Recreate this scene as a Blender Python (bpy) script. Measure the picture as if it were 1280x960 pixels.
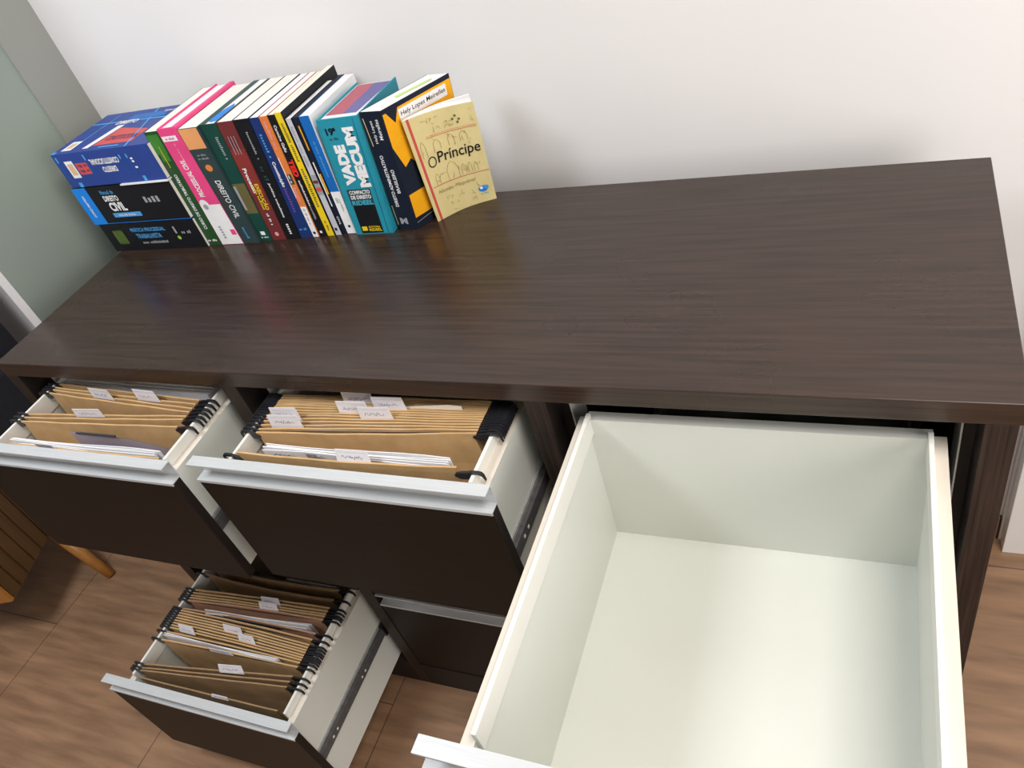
import bpy, bmesh, math, random
from mathutils import Vector, Matrix
random.seed(7)
for _o in list(bpy.data.objects): bpy.data.objects.remove(_o)
S = bpy.context.scene
COL = S.collection

# ------------------------------------------------------------------ camera
cam = bpy.data.cameras.new('camera'); co = bpy.data.objects.new('camera', cam); COL.objects.link(co)
R_ = (0.9124, 0.3194, -0.2561); U_ = (-0.0366, 0.6866, 0.7261); B_ = (0.4078, -0.6531, 0.6381)
rot = Matrix(((R_[0], U_[0], B_[0]), (R_[1], U_[1], B_[1]), (R_[2], U_[2], B_[2]))).to_quaternion().normalized()
co.matrix_world = Matrix.Translation((1.4571, -0.6604, 0.6457)) @ rot.to_matrix().to_4x4()
cam.sensor_fit = 'HORIZONTAL'; cam.sensor_width = 36; cam.lens = 974.76 / 1280 * 36
cam.clip_start = 0.02
S.camera = co

# ------------------------------------------------------------------ world, lights, exposure
W = bpy.data.worlds.new('world'); S.world = W; W.use_nodes = True
W.node_tree.nodes['Background'].inputs[0].default_value = (0.93, 0.96, 1.0, 1)
W.node_tree.nodes['Background'].inputs[1].default_value = 0.5
S.view_settings.view_transform = 'Standard'; S.view_settings.look = 'None'
S.view_settings.exposure = 0.1; S.view_settings.gamma = 1; S.view_settings.use_curve_mapping = False

def area(name, loc, target, sx, sy, power, col):
    l = bpy.data.lights.new(name, 'AREA'); l.shape = 'RECTANGLE'; l.size = sx; l.size_y = sy
    l.energy = power; l.color = col
    o = bpy.data.objects.new(name, l); COL.objects.link(o); o.location = loc
    o.rotation_euler = (Vector(target) - Vector(loc)).to_track_quat('-Z', 'Y').to_euler()
    return o
area('ceiling_panel_light', (1.9, -0.45, 1.58), (1.9, -0.45, 0), 0.6, 0.9, 25, (1.0, 0.93, 0.86))
area('ceiling_panel_light', (-0.1, -0.7, 1.58), (-0.1, -0.5, 0), 0.6, 0.6, 28, (0.93, 0.97, 1.0))
area('right_fill_light', (3.05, -0.9, 0.3), (1.0, 0.4, 0.0), 1.4, 1.5, 36, (1.0, 0.97, 0.94))  # added unseen area light from the right; no window is built there

# ------------------------------------------------------------------ materials
def mat(name, col, rough=0.5, metal=0.0, spec=0.5, alpha=None):
    m = bpy.data.materials.new(name); m.use_nodes = True
    b = m.node_tree.nodes['Principled BSDF']
    b.inputs['Base Color'].default_value = (*col, 1); b.inputs['Roughness'].default_value = rough
    b.inputs['Metallic'].default_value = metal; b.inputs['Specular IOR Level'].default_value = spec
    if alpha is not None: b.inputs['Alpha'].default_value = alpha
    return m
def noisy(m, c1, c2, scale=(1, 1, 1), nscale=8, detail=6, lo=0.3, hi=0.7, bump=0.0, rr=None):
    nt = m.node_tree; N = nt.nodes; L = nt.links; b = N['Principled BSDF']
    tc = N.new('ShaderNodeTexCoord'); mp = N.new('ShaderNodeMapping'); mp.inputs['Scale'].default_value = scale
    nz = N.new('ShaderNodeTexNoise'); nz.inputs['Scale'].default_value = nscale; nz.inputs['Detail'].default_value = detail
    cr = N.new('ShaderNodeValToRGB'); cr.color_ramp.elements[0].position = lo; cr.color_ramp.elements[1].position = hi
    cr.color_ramp.elements[0].color = (*c1, 1); cr.color_ramp.elements[1].color = (*c2, 1)
    L.new(tc.outputs['Object'], mp.inputs[0]); L.new(mp.outputs[0], nz.inputs['Vector'])
    L.new(nz.outputs['Fac'], cr.inputs[0]); L.new(cr.outputs[0], b.inputs['Base Color'])
    if bump:
        bp = N.new('ShaderNodeBump'); bp.inputs['Strength'].default_value = bump; bp.inputs['Distance'].default_value = 0.002
        L.new(nz.outputs['Fac'], bp.inputs['Height']); L.new(bp.outputs[0], b.inputs['Normal'])
    if rr:
        n2 = N.new('ShaderNodeTexNoise'); n2.inputs['Scale'].default_value = rr[2]; n2.inputs['Detail'].default_value = 3
        mr = N.new('ShaderNodeMapRange'); mr.inputs['To Min'].default_value = rr[0]; mr.inputs['To Max'].default_value = rr[1]
        mr.inputs['From Min'].default_value = 0.35; mr.inputs['From Max'].default_value = 0.65
        L.new(tc.outputs['Object'], n2.inputs['Vector']); L.new(n2.outputs['Fac'], mr.inputs[0]); L.new(mr.outputs[0], b.inputs['Roughness'])
    return m
M = {}
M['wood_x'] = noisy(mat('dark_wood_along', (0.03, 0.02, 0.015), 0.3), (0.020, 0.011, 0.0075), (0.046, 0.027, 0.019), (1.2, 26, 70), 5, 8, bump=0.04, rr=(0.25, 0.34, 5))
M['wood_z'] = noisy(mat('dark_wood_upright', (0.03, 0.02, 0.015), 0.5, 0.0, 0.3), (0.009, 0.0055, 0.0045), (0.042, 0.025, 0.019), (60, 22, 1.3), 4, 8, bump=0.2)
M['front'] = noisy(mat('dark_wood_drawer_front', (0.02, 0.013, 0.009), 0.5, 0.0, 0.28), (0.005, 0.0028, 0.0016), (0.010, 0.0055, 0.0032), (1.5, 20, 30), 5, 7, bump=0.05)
M['edge'] = noisy(mat('dark_edge_band_and_shade', (0.012, 0.008, 0.006), 0.5, 0.0, 0.3), (0.010, 0.007, 0.006), (0.016, 0.011, 0.009), (30, 30, 2), 4)
M['white'] = noisy(mat('white_melamine', (0.7, 0.7, 0.66), 0.38), (0.665, 0.685, 0.635), (0.705, 0.725, 0.675), (1, 1, 1), 4)
M['rail'] = noisy(mat('white_rail', (0.78, 0.77, 0.73), 0.35), (0.76, 0.76, 0.71), (0.80, 0.80, 0.75), (1, 1, 1), 6)
M['rim'] = noisy(mat('cream_edge_band', (0.7, 0.62, 0.52), 0.45), (0.66, 0.61, 0.53), (0.70, 0.65, 0.57), (1, 1, 1), 6)
M['alu'] = noisy(mat('brushed_aluminium', (0.72, 0.74, 0.78), 0.42, 0.3), (0.58, 0.61, 0.63), (0.66, 0.69, 0.71), (2, 60, 60), 6, bump=0.02)
M['steel'] = noisy(mat('zinc_steel', (0.4, 0.4, 0.4), 0.4, 0.4), (0.38, 0.39, 0.39), (0.5, 0.5, 0.5), (1, 20, 20), 5)
M['steel_dark'] = noisy(mat('dark_steel', (0.1, 0.1, 0.1), 0.45, 0.3), (0.085, 0.088, 0.09), (0.13, 0.13, 0.135), (1, 20, 20), 5)
M['kraft'] = noisy(mat('kraft_card', (0.4, 0.25, 0.11), 0.75), (0.50, 0.31, 0.135), (0.60, 0.385, 0.185), (1, 1, 1), 30, 8, bump=0.05)
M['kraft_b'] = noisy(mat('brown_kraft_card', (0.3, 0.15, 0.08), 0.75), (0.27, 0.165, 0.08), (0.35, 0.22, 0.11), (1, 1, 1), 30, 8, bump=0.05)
M['salmon'] = noisy(mat('salmon_card', (0.5, 0.28, 0.18), 0.7), (0.46, 0.25, 0.15), (0.54, 0.31, 0.20), (1, 1, 1), 30, 6)
M['black_pl'] = noisy(mat('black_plastic', (0.012, 0.012, 0.015), 0.35), (0.010, 0.010, 0.013), (0.018, 0.018, 0.022), (1, 1, 1), 20)
M['paper'] = noisy(mat('white_paper', (0.82, 0.82, 0.84), 0.7), (0.78, 0.78, 0.81), (0.86, 0.86, 0.88), (1, 1, 40), 8)
M['paper_w'] = noisy(mat('warm_paper', (0.80, 0.78, 0.72), 0.7), (0.78, 0.76, 0.70), (0.86, 0.84, 0.79), (1, 1, 40), 8)
M['tab'] = noisy(mat('tab_paper_in_clear_plastic', (0.75, 0.73, 0.77), 0.2), (0.70, 0.68, 0.73), (0.78, 0.77, 0.80), (1, 1, 1), 10)
M['ink'] = mat('pen_ink', (0.16, 0.13, 0.22), 0.6)
M['grey_print'] = mat('grey_print', (0.35, 0.35, 0.37), 0.6)
M['dark_print'] = mat('dark_print', (0.03, 0.03, 0.04), 0.5)
M['purple_film'] = noisy(mat('smoky_plastic_sleeve', (0.18, 0.14, 0.17), 0.25), (0.34, 0.28, 0.32), (0.40, 0.34, 0.38), (1, 1, 1), 8)
M['wall'] = noisy(mat('white_wall_paint', (0.76, 0.75, 0.75), 0.85), (0.745, 0.735, 0.735), (0.775, 0.765, 0.765), (1, 1, 1), 2, 4)
M['green'] = noisy(mat('grey_green_wall_paint', (0.25, 0.29, 0.26), 0.55), (0.29, 0.345, 0.305), (0.315, 0.37, 0.33), (1, 1, 1), 2, 3)
M['green_d'] = noisy(mat('grey_wall_strip_tone', (0.21, 0.225, 0.205), 0.55), (0.31, 0.325, 0.30), (0.33, 0.345, 0.32), (1, 1, 1), 2, 3)
M['ceiling'] = mat('white_ceiling_paint', (0.8, 0.8, 0.8), 0.9)
M['trimw'] = noisy(mat('white_gloss_paint', (0.82, 0.81, 0.80), 0.35), (0.80, 0.79, 0.78), (0.84, 0.83, 0.82), (1, 1, 1), 3)
M['orange_wood'] = noisy(mat('honey_wood', (0.4, 0.17, 0.03), 0.4), (0.36, 0.14, 0.025), (0.48, 0.21, 0.045), (8, 8, 1), 5)
M['slat'] = noisy(mat('brown_slat_wood', (0.18, 0.09, 0.03), 0.5), (0.07, 0.033, 0.010), (0.12, 0.058, 0.018), (12, 12, 1), 4)
M['black_fab'] = noisy(mat('black_upholstery', (0.010, 0.011, 0.018), 0.7), (0.008, 0.009, 0.015), (0.014, 0.015, 0.024), (1, 1, 1), 60)
# floor: wood-look tiles with grout
fm = mat('wood_look_floor_tile', (0.3, 0.2, 0.12), 0.4); nt = fm.node_tree; N = nt.nodes; L = nt.links
tc = N.new('ShaderNodeTexCoord'); mp = N.new('ShaderNodeMapping')
mp.inputs['Rotation'].default_value = (0, 0, math.pi / 2); mp.inputs['Location'].default_value = (-0.07, 0.104 + 0.586, 0)
bt = N.new('ShaderNodeTexBrick'); bt.offset = 0.5; bt.inputs['Scale'].default_value = 1
bt.inputs['Brick Width'].default_value = 1.17; bt.inputs['Row Height'].default_value = 0.586
bt.inputs['Mortar Size'].default_value = 0.0018; bt.inputs['Mortar Smooth'].default_value = 0.3
bt.inputs['Color1'].default_value = (0.33, 0.20, 0.122, 1); bt.inputs['Color2'].default_value = (0.29, 0.18, 0.112, 1); bt.inputs['Mortar'].default_value = (0.13, 0.08, 0.055, 1)
n1 = N.new('ShaderNodeTexNoise'); n1.inputs['Scale'].default_value = 4; n1.inputs['Detail'].default_value = 8
m2 = N.new('ShaderNodeMapping'); m2.inputs['Scale'].default_value = (1.2, 9, 1)
mx = N.new('ShaderNodeMixRGB'); mx.blend_type = 'MULTIPLY'; mx.inputs[0].default_value = 0.85
cr = N.new('ShaderNodeValToRGB'); cr.color_ramp.elements[0].position = 0.3; cr.color_ramp.elements[1].position = 0.72
cr.color_ramp.elements[0].color = (0.60, 0.55, 0.50, 1); cr.color_ramp.elements[1].color = (1.25, 1.2, 1.12, 1)
L.new(tc.outputs['Object'], mp.inputs[0]); L.new(mp.outputs[0], bt.inputs['Vector'])
L.new(tc.outputs['Object'], m2.inputs[0]); L.new(m2.outputs[0], n1.inputs['Vector']); L.new(n1.outputs['Fac'], cr.inputs[0])
L.new(bt.outputs['Color'], mx.inputs[1]); L.new(cr.outputs[0], mx.inputs[2]); L.new(mx.outputs[0], N['Principled BSDF'].inputs['Base Color'])
M['floor'] = fm
def C(name, col, rough=0.45):   # flat printed colour
    k = 'c_' + name
    if k not in M: M[k] = noisy(mat(name, col, rough, 0.0, 0.3), tuple(c * 0.94 for c in col), tuple(min(1, c * 1.06) for c in col), (1, 1, 1), 25)
    return k

# ------------------------------------------------------------------ mesh builder
class MB:
    def __init__(s): s.v = []; s.f = []; s.m = []; s.mats = []
    def mi(s, k):
        if k not in s.mats: s.mats.append(k)
        return s.mats.index(k)
    def face(s, pts, k):
        n = len(s.v); s.v += [tuple(p) for p in pts]; s.f.append(tuple(range(n, n + len(pts)))); s.m.append(s.mi(k))
    def hexa(s, P, k, ks=None):
        # P: 8 points: bottom 0..3 ccw, top 4..7 ; ks: optional per-face keys bottom, top, s0(0-1), s1(1-2), s2(2-3), s3(3-0)
        n = len(s.v); s.v += [tuple(p) for p in P]
        F = [(3, 2, 1, 0), (4, 5, 6, 7), (0, 1, 5, 4), (1, 2, 6, 5), (2, 3, 7, 6), (3, 0, 4, 7)]
        for i, f in enumerate(F):
            s.f.append(tuple(n + a for a in f)); s.m.append(s.mi(ks[i] if ks and ks[i] else k))
    def box(s, x0, x1, y0, y1, z0, z1, k, ks=None):
        s.hexa([(x0, y0, z0), (x1, y0, z0), (x1, y1, z0), (x0, y1, z0), (x0, y0, z1), (x1, y0, z1), (x1, y1, z1), (x0, y1, z1)], k, ks)
    def prof(s, pts, x0, x1, k):   # closed (y, z) profile extruded along x
        n = len(s.v); m = len(pts)
        s.v += [(x0, y, z) for y, z in pts] + [(x1, y, z) for y, z in pts]
        for i in range(m):
            j = (i + 1) % m; s.f.append((n + i, n + j, n + m + j, n + m + i)); s.m.append(s.mi(k))
        s.f.append(tuple(n + i for i in reversed(range(m)))); s.m.append(s.mi(k))
        s.f.append(tuple(n + m + i for i in range(m))); s.m.append(s.mi(k))
    def tube(s, pts, r, k, n=8, flat=1.0):
        pts = [Vector(p) for p in pts]; rings = []
        for i, p in enumerate(pts):
            d = (pts[min(i + 1, len(pts) - 1)] - pts[max(i - 1, 0)]).normalized()
            a = d.cross(Vector((0, 1, 0.01)));
            if a.length < 1e-3: a = d.cross(Vector((1, 0, 0)))
            a.normalize(); b = d.cross(a)
            rr = r[i] if isinstance(r, (list, tuple)) else r
            st = len(s.v)
            for j in range(n):
                t = 2 * math.pi * j / n; q = p + a * math.cos(t) * rr + b * math.sin(t) * rr * flat; s.v.append(tuple(q))
            rings.append(st)
        for i in range(len(rings) - 1):
            for j in range(n):
                j2 = (j + 1) % n; s.f.append((rings[i] + j, rings[i] + j2, rings[i + 1] + j2, rings[i + 1] + j)); s.m.append(s.mi(k))
        s.f.append(tuple(rings[0] + j for j in reversed(range(n)))); s.m.append(s.mi(k))
        s.f.append(tuple(rings[-1] + j for j in range(n))); s.m.append(s.mi(k))
    def build(s, name, parent=None, loc=None, bevel=0.0, smooth=False, fix=True):
        me = bpy.data.meshes.new(name); me.from_pydata(s.v, [], s.f)
        for k in s.mats: me.materials.append(M[k])
        for p, i in zip(me.polygons, s.m): p.material_index = i; p.use_smooth = smooth
        if fix:
            bm = bmesh.new(); bm.from_mesh(me); bmesh.ops.recalc_face_normals(bm, faces=bm.faces); bm.to_mesh(me); bm.free()
        me.update()
        o = bpy.data.objects.new(name, me); COL.objects.link(o)
        if loc: o.location = loc
        if parent: o.parent = parent
        if bevel:
            b = o.modifiers.new('bevel', 'BEVEL'); b.width = bevel; b.segments = 2; b.limit_method = 'ANGLE'; b.angle_limit = 0.7
        return o
def empty(name, loc, label, cat, group=None):
    o = bpy.data.objects.new(name, None); COL.objects.link(o); o.location = loc; o.empty_display_size = 0.05
    return tag(o, label, cat, group)
def tag(o, label, cat, group=None):
    o['label'] = label; o['category'] = cat
    if group: o['group'] = group
    return o
def struct(o): o['kind'] = 'structure'; return o
def rebase(mb, loc):   # world-coordinate builder -> local to an Empty at loc
    mb.v = [(x - loc[0], y - loc[1], z - loc[2]) for x, y, z in mb.v]; return mb

_tc = {}
def text2d(sx, bold=0.0, shear=0.0):
    key = (sx, bold, shear)
    if key in _tc: return _tc[key]
    cu = bpy.data.curves.new('t', 'FONT'); cu.body = sx; cu.size = 1; cu.resolution_u = 3; cu.offset = bold; cu.shear = shear
    o = bpy.data.objects.new('t', cu); COL.objects.link(o)
    bpy.context.view_layer.update()
    me = bpy.data.meshes.new_from_object(o.evaluated_get(bpy.context.evaluated_depsgraph_get()))
    vs = [(v.co.x, v.co.y) for v in me.vertices]; fs = [tuple(p.vertices) for p in me.polygons]
    bpy.data.objects.remove(o); bpy.data.curves.remove(cu); bpy.data.meshes.remove(me)
    x0 = min(a for a, b in vs); x1 = max(a for a, b in vs); y0 = min(b for a, b in vs); y1 = max(b for a, b in vs)
    vs = [((a - (x0 + x1) / 2) / (x1 - x0), (b - (y0 + y1) / 2) / (y1 - y0)) for a, b in vs]
    _tc[key] = (vs, fs); return _tc[key]
ILLEGIBLE = {'João da Silva', 'Maria Helena', 'Gustavo Garcia', 'Editora', 'saraiva', 'saraiva jur', 'Flávio', 'Tartuce', 'JusPODIVM', 'forense', 'trabalho', 'e cautelar',
             'Como passar na OAB', 'FEDERAL 1988', 'Direito penal', 'Código civil', '2019', 'EDUCAÇÃO', 'falar, convencer', 'emocionar', 'record', 'FERNANDA BARCELOS',
             'Psicologia jurídica', 'CIVIL ', 'Teoria geral do direito', 'CARREIRAS', 'OAB', 'Esquematizado', 'editora', 'Prática', 'TEORIA', 'RESUMO', 'EDIÇÃO', 'HERMANN MELVILLE', 'ADMINISTRATIVO E JUDICIAL'}
class Face2D:
    """prints on a surface: fn(a, b, lift) with a, b in metres along/up the face"""
    def __init__(s, mb, fn): s.mb = mb; s.fn = fn; s.l = 0.00035; s.c = 0
    def up(s, lift): s.c += 1; return s.l * lift * 0.6 + s.c * 0.000022
    def poly(s, pts, k, lift=1.0, sub=1, h=None):
        P = []; h = h or s.up(lift)
        for i in range(len(pts)):
            a = pts[i]; b = pts[(i + 1) % len(pts)]
            for j in range(sub): t = j / sub; P.append(s.fn(a[0] + (b[0] - a[0]) * t, a[1] + (b[1] - a[1]) * t, h))
        s.mb.face(P, k)
    def rect(s, a0, a1, b0, b1, k, lift=1.0, n=1):
        for i in range(n):
            p = a0 + (a1 - a0) * i / n; q = a0 + (a1 - a0) * (i + 1) / n
            s.poly([(p, b0), (q, b0), (q, b1), (p, b1)], k, lift)
    def disc(s, a, b, r, k, lift=1.0, rb=None):
        rb = rb or r; s.poly([(a + r * math.cos(t * math.pi / 8), b + rb * math.sin(t * math.pi / 8)) for t in range(16)], k, lift)
    def line(s, pts, w, k, lift=1.0):
        h = s.up(lift)
        for (a0, b0), (a1, b1) in zip(pts, pts[1:]):
            d = math.hypot(a1 - a0, b1 - b0) or 1; nx = -(b1 - b0) / d * w / 2; ny = (a1 - a0) / d * w / 2
            s.poly([(a0 + nx, b0 + ny), (a0 - nx, b0 - ny), (a1 - nx, b1 - ny), (a1 + nx, b1 + ny)], k, lift, h=h)
    def text(s, t, a, b, length, height, k, mode='h', lift=2.0, bold=0.01, shear=0.0):
        if t in ILLEGIBLE:   # too small to read in the photograph: letter-sized strokes only
            n = max(4, int(length / max(height, 1e-4) * 1.7)); rr = random.Random(len(t)); hh = s.up(lift)
            for i in range(n):
                if rr.random() < 0.12: continue
                x0 = (i / n - 0.5) * length; x1 = x0 + length / n * 0.62; y0 = -height * 0.4; y1 = height * rr.choice((0.2, 0.25, 0.45))
                P = [(x0, y0), (x1, y0), (x1, y1), (x0, y1)]
                if mode == 'up': P = [(-y, x) for x, y in P]
                elif mode == 'down': P = [(y, -x) for x, y in P]
                elif mode == '180': P = [(-x, -y) for x, y in P]
                s.poly([(a + x, b + y) for x, y in P], k, lift, h=hh)
            return
        vs, fs = text2d(t, bold, shear); hh = s.up(lift); n = len(s.mb.v); i = s.mb.mi(k)
        for x, y in vs:
            x *= length; y *= height
            if mode == 'h': da, db = x, y
            elif mode == 'up': da, db = -y, x
            elif mode == 'down': da, db = y, -x
            else: da, db = -x, -y
            s.mb.v.append(tuple(s.fn(a + da, b + db, hh)))
        for f in fs: s.mb.f.append(tuple(n + q for q in f)); s.mb.m.append(i)

# ------------------------------------------------------------------ dimensions (table top surface is z = 0)
TL = 1.6144; FZ = -1.0; T = 0.031
YW = 0.6; GX = -0.1256
cols = [0.278, 0.804, 1.3297]; colb = [(0.031, 0.5257), (0.5567, 1.0513), (1.0823, 1.577)]

# ------------------------------------------------------------------ setting
b = MB(); b.box(-3.2, 3.3, -3.2, YW + 0.1, FZ - 0.05, FZ, 'floor'); struct(b.build('floor'))
b = MB(); b.box(-3.2, 3.3, YW, YW + 0.1, FZ, 1.62, 'wall'); struct(b.build('wall_back'))
b = MB(); b.box(3.2, 3.3, -3.2, YW, FZ, 1.62, 'wall'); struct(b.build('wall_right'))
b = MB(); b.box(-3.3, -3.2, -3.2, YW, FZ, 1.62, 'wall'); struct(b.build('wall_far_left'))
b = MB(); b.box(-3.2, 3.3, -3.3, -3.2, FZ, 1.62, 'wall'); struct(b.build('wall_front'))
b = MB(); b.box(-3.3, 3.3, -3.3, YW + 0.1, 1.62, 1.7, 'ceiling'); struct(b.build('ceiling'))
b = MB(); b.box(GX - 0.035, GX, 0.188, YW, FZ, 1.62, 'green', [None, None, 'wall', None, None, 'wall']); struct(b.build('wall_left'))
b = MB(); b.box(GX, GX + 0.004, 0.487, YW, FZ, 1.62, 'green_d'); struct(b.build('wall_strip'))  # thin strip in a greyer tone than the wall beside it
b = MB(); b.box(GX + 0.004, 1.746, YW - 0.010, YW, FZ, FZ + 0.076, 'floor'); struct(b.build('baseboard_back'))
b = MB(); b.box(1.755, 1.85, YW - 0.045, YW, FZ, 1.15, 'trimw'); b.box(1.75, 1.758, YW - 0.012, YW, FZ, 1.15, 'trimw')
b.box(1.7465, 1.7495, YW - 0.0095, YW, FZ, FZ + 0.075, 'black_pl'); struct(b.build('trim_2', bevel=0.002))  # black sliver is painted shade in the gap at the baseboard end
b = MB(); b.box(1.85, 2.65, YW - 0.03, YW, FZ + 0.004, 1.1, 'trimw'); struct(b.build('door_1'))

# ------------------------------------------------------------------ filing cabinet
CL = (TL / 2, 0.25, FZ)
cab = empty('filing_cabinet', CL, 'long dark wood filing cabinet with four drawers pulled open, by the white wall', 'cabinet')
def cpart(mb, name, bevel=0.0): return rebase(mb, CL).build(name, cab, bevel=bevel)
b = MB(); b.box(0, TL, 0, 0.5, -T, 0, 'wood_x'); cpart(b, 'tabletop', 0.0012)
for x0 in (0.0, TL - T - 0.006):
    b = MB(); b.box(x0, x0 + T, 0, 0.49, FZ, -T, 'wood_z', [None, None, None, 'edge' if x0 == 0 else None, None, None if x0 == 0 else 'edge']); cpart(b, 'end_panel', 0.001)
for x0 in (0.5257, 1.0513):
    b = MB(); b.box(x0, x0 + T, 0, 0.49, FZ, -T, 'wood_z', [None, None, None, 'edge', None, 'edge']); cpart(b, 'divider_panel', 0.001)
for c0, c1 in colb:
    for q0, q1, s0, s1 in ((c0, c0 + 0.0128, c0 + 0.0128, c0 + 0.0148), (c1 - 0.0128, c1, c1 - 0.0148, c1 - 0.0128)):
        b = MB(); b.box(q0, q1, 0.040, 0.478, -0.91, -T, 'edge'); cpart(b, 'carcass_side')  # dark board colour stands in for shade inside the white carcass
        b = MB(); b.box(s0, s1, 0.041, 0.088, -0.90, -T - 0.0005, 'rail'); cpart(b, 'lit_face_strip')  # added white strip, imitates light on the front of the carcass face
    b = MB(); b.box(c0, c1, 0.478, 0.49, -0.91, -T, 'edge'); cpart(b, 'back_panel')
    b = MB(); b.box(c0, c1, 0.0, 0.016, FZ, -0.912, 'edge'); b.box(c0, c1, 0.016, 0.478, -0.925, -0.912, 'edge'); cpart(b, 'plinth')

# drawer, local frame: x = 0 centre, y = 0 at the web of the handle, z = 0 at the top of the handle
def make_drawer(cx, yw, zt, near=False):
    hb = 0.219
    loc = (cx - CL[0], yw - CL[1], zt - CL[2])
    b = MB(); w = 'white'
    tk = [None, 'rim', None, None, None, None]; b.box(-hb, -hb + 0.015, 0.002, 0.466, -0.289, -0.041, w, tk); b.box(hb - 0.015, hb, 0.002, 0.466, -0.289, -0.041, w, tk)
    b.box(-hb + 0.015, hb - 0.015, 0.45, 0.466, -0.289, -0.030, w)
    b.box(-hb + 0.015, hb - 0.015, 0.002, 0.014, -0.289, -0.060, w)
    b.box(-hb + 0.015, hb - 0.015, 0.014, 0.45, -0.289, -0.276, w)
    d = b.build('drawer', cab, loc)
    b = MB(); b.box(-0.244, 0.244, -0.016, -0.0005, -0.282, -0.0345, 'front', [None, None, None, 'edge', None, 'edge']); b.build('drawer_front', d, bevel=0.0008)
    # aluminium handle profile
    b = MB()
    b.prof([(0.0015, 0), (-0.0170, 0), (-0.0170, -0.0035), (-0.0155, -0.0035), (-0.0155, -0.0018), (0.0, -0.0018), (0.0, -0.0325), (-0.0178, -0.0325),
            (-0.0178, -0.0375), (-0.0163, -0.0375), (-0.0163, -0.0342), (0.0015, -0.0342)], -0.244, 0.244, 'alu')
    b.build('handle', d)
    for s in (-1, 1):
        b = MB(); x0, x1 = sorted((s * (hb - 0.015), s * (hb - 0.0205)))
        b.box(x0, x1, 0.020, 0.456, -0.057, -0.023, 'rail'); b.build('folder_rail', d, bevel=0.0008)
        b = MB(); x0, x1 = sorted((s * hb, s * (hb + 0.0030))); x2, x3 = sorted((s * (hb + 0.003), s * (hb + 0.0105)))
        b.box(x0, x1, 0.001, 0.455, -0.186, -0.152, 'steel'); b.box(x2, x3, 0.03, 0.455, -0.181, -0.158, 'steel_dark')
        b.box(x0, x3 if s > 0 else x1, 0.001, 0.030, -0.181, -0.158, 'steel_dark') if s > 0 else None
        if near:
            for yy in (0.045, 0.062, 0.175, 0.19):
                x4, x5 = sorted((s * (hb + 0.0105), s * (hb + 0.0115))); b.box(x4, x5, yy, yy + 0.005, -0.172, -0.167, 'rail')
            x4, x5 = sorted((s * (hb + 0.0030), s * (hb + 0.0135))); b.box(x4, x5, 0.285, 0.305, -0.186, -0.152, 'black_pl')
        b.build('drawer_slide', d, bevel=0.0005)
    return d
open_y = {(0, 0): -0.146, (1, 0): -0.132, (2, 0): -0.434, (0, 2): -0.281}
for ci in range(3):
    for ri in range(3):
        make_drawer(cols[ci], open_y.get((ci, ri), 0.016), -0.046 - 0.288 * ri, near=(ci, ri) in ((0, 2), (1, 0)))

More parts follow.
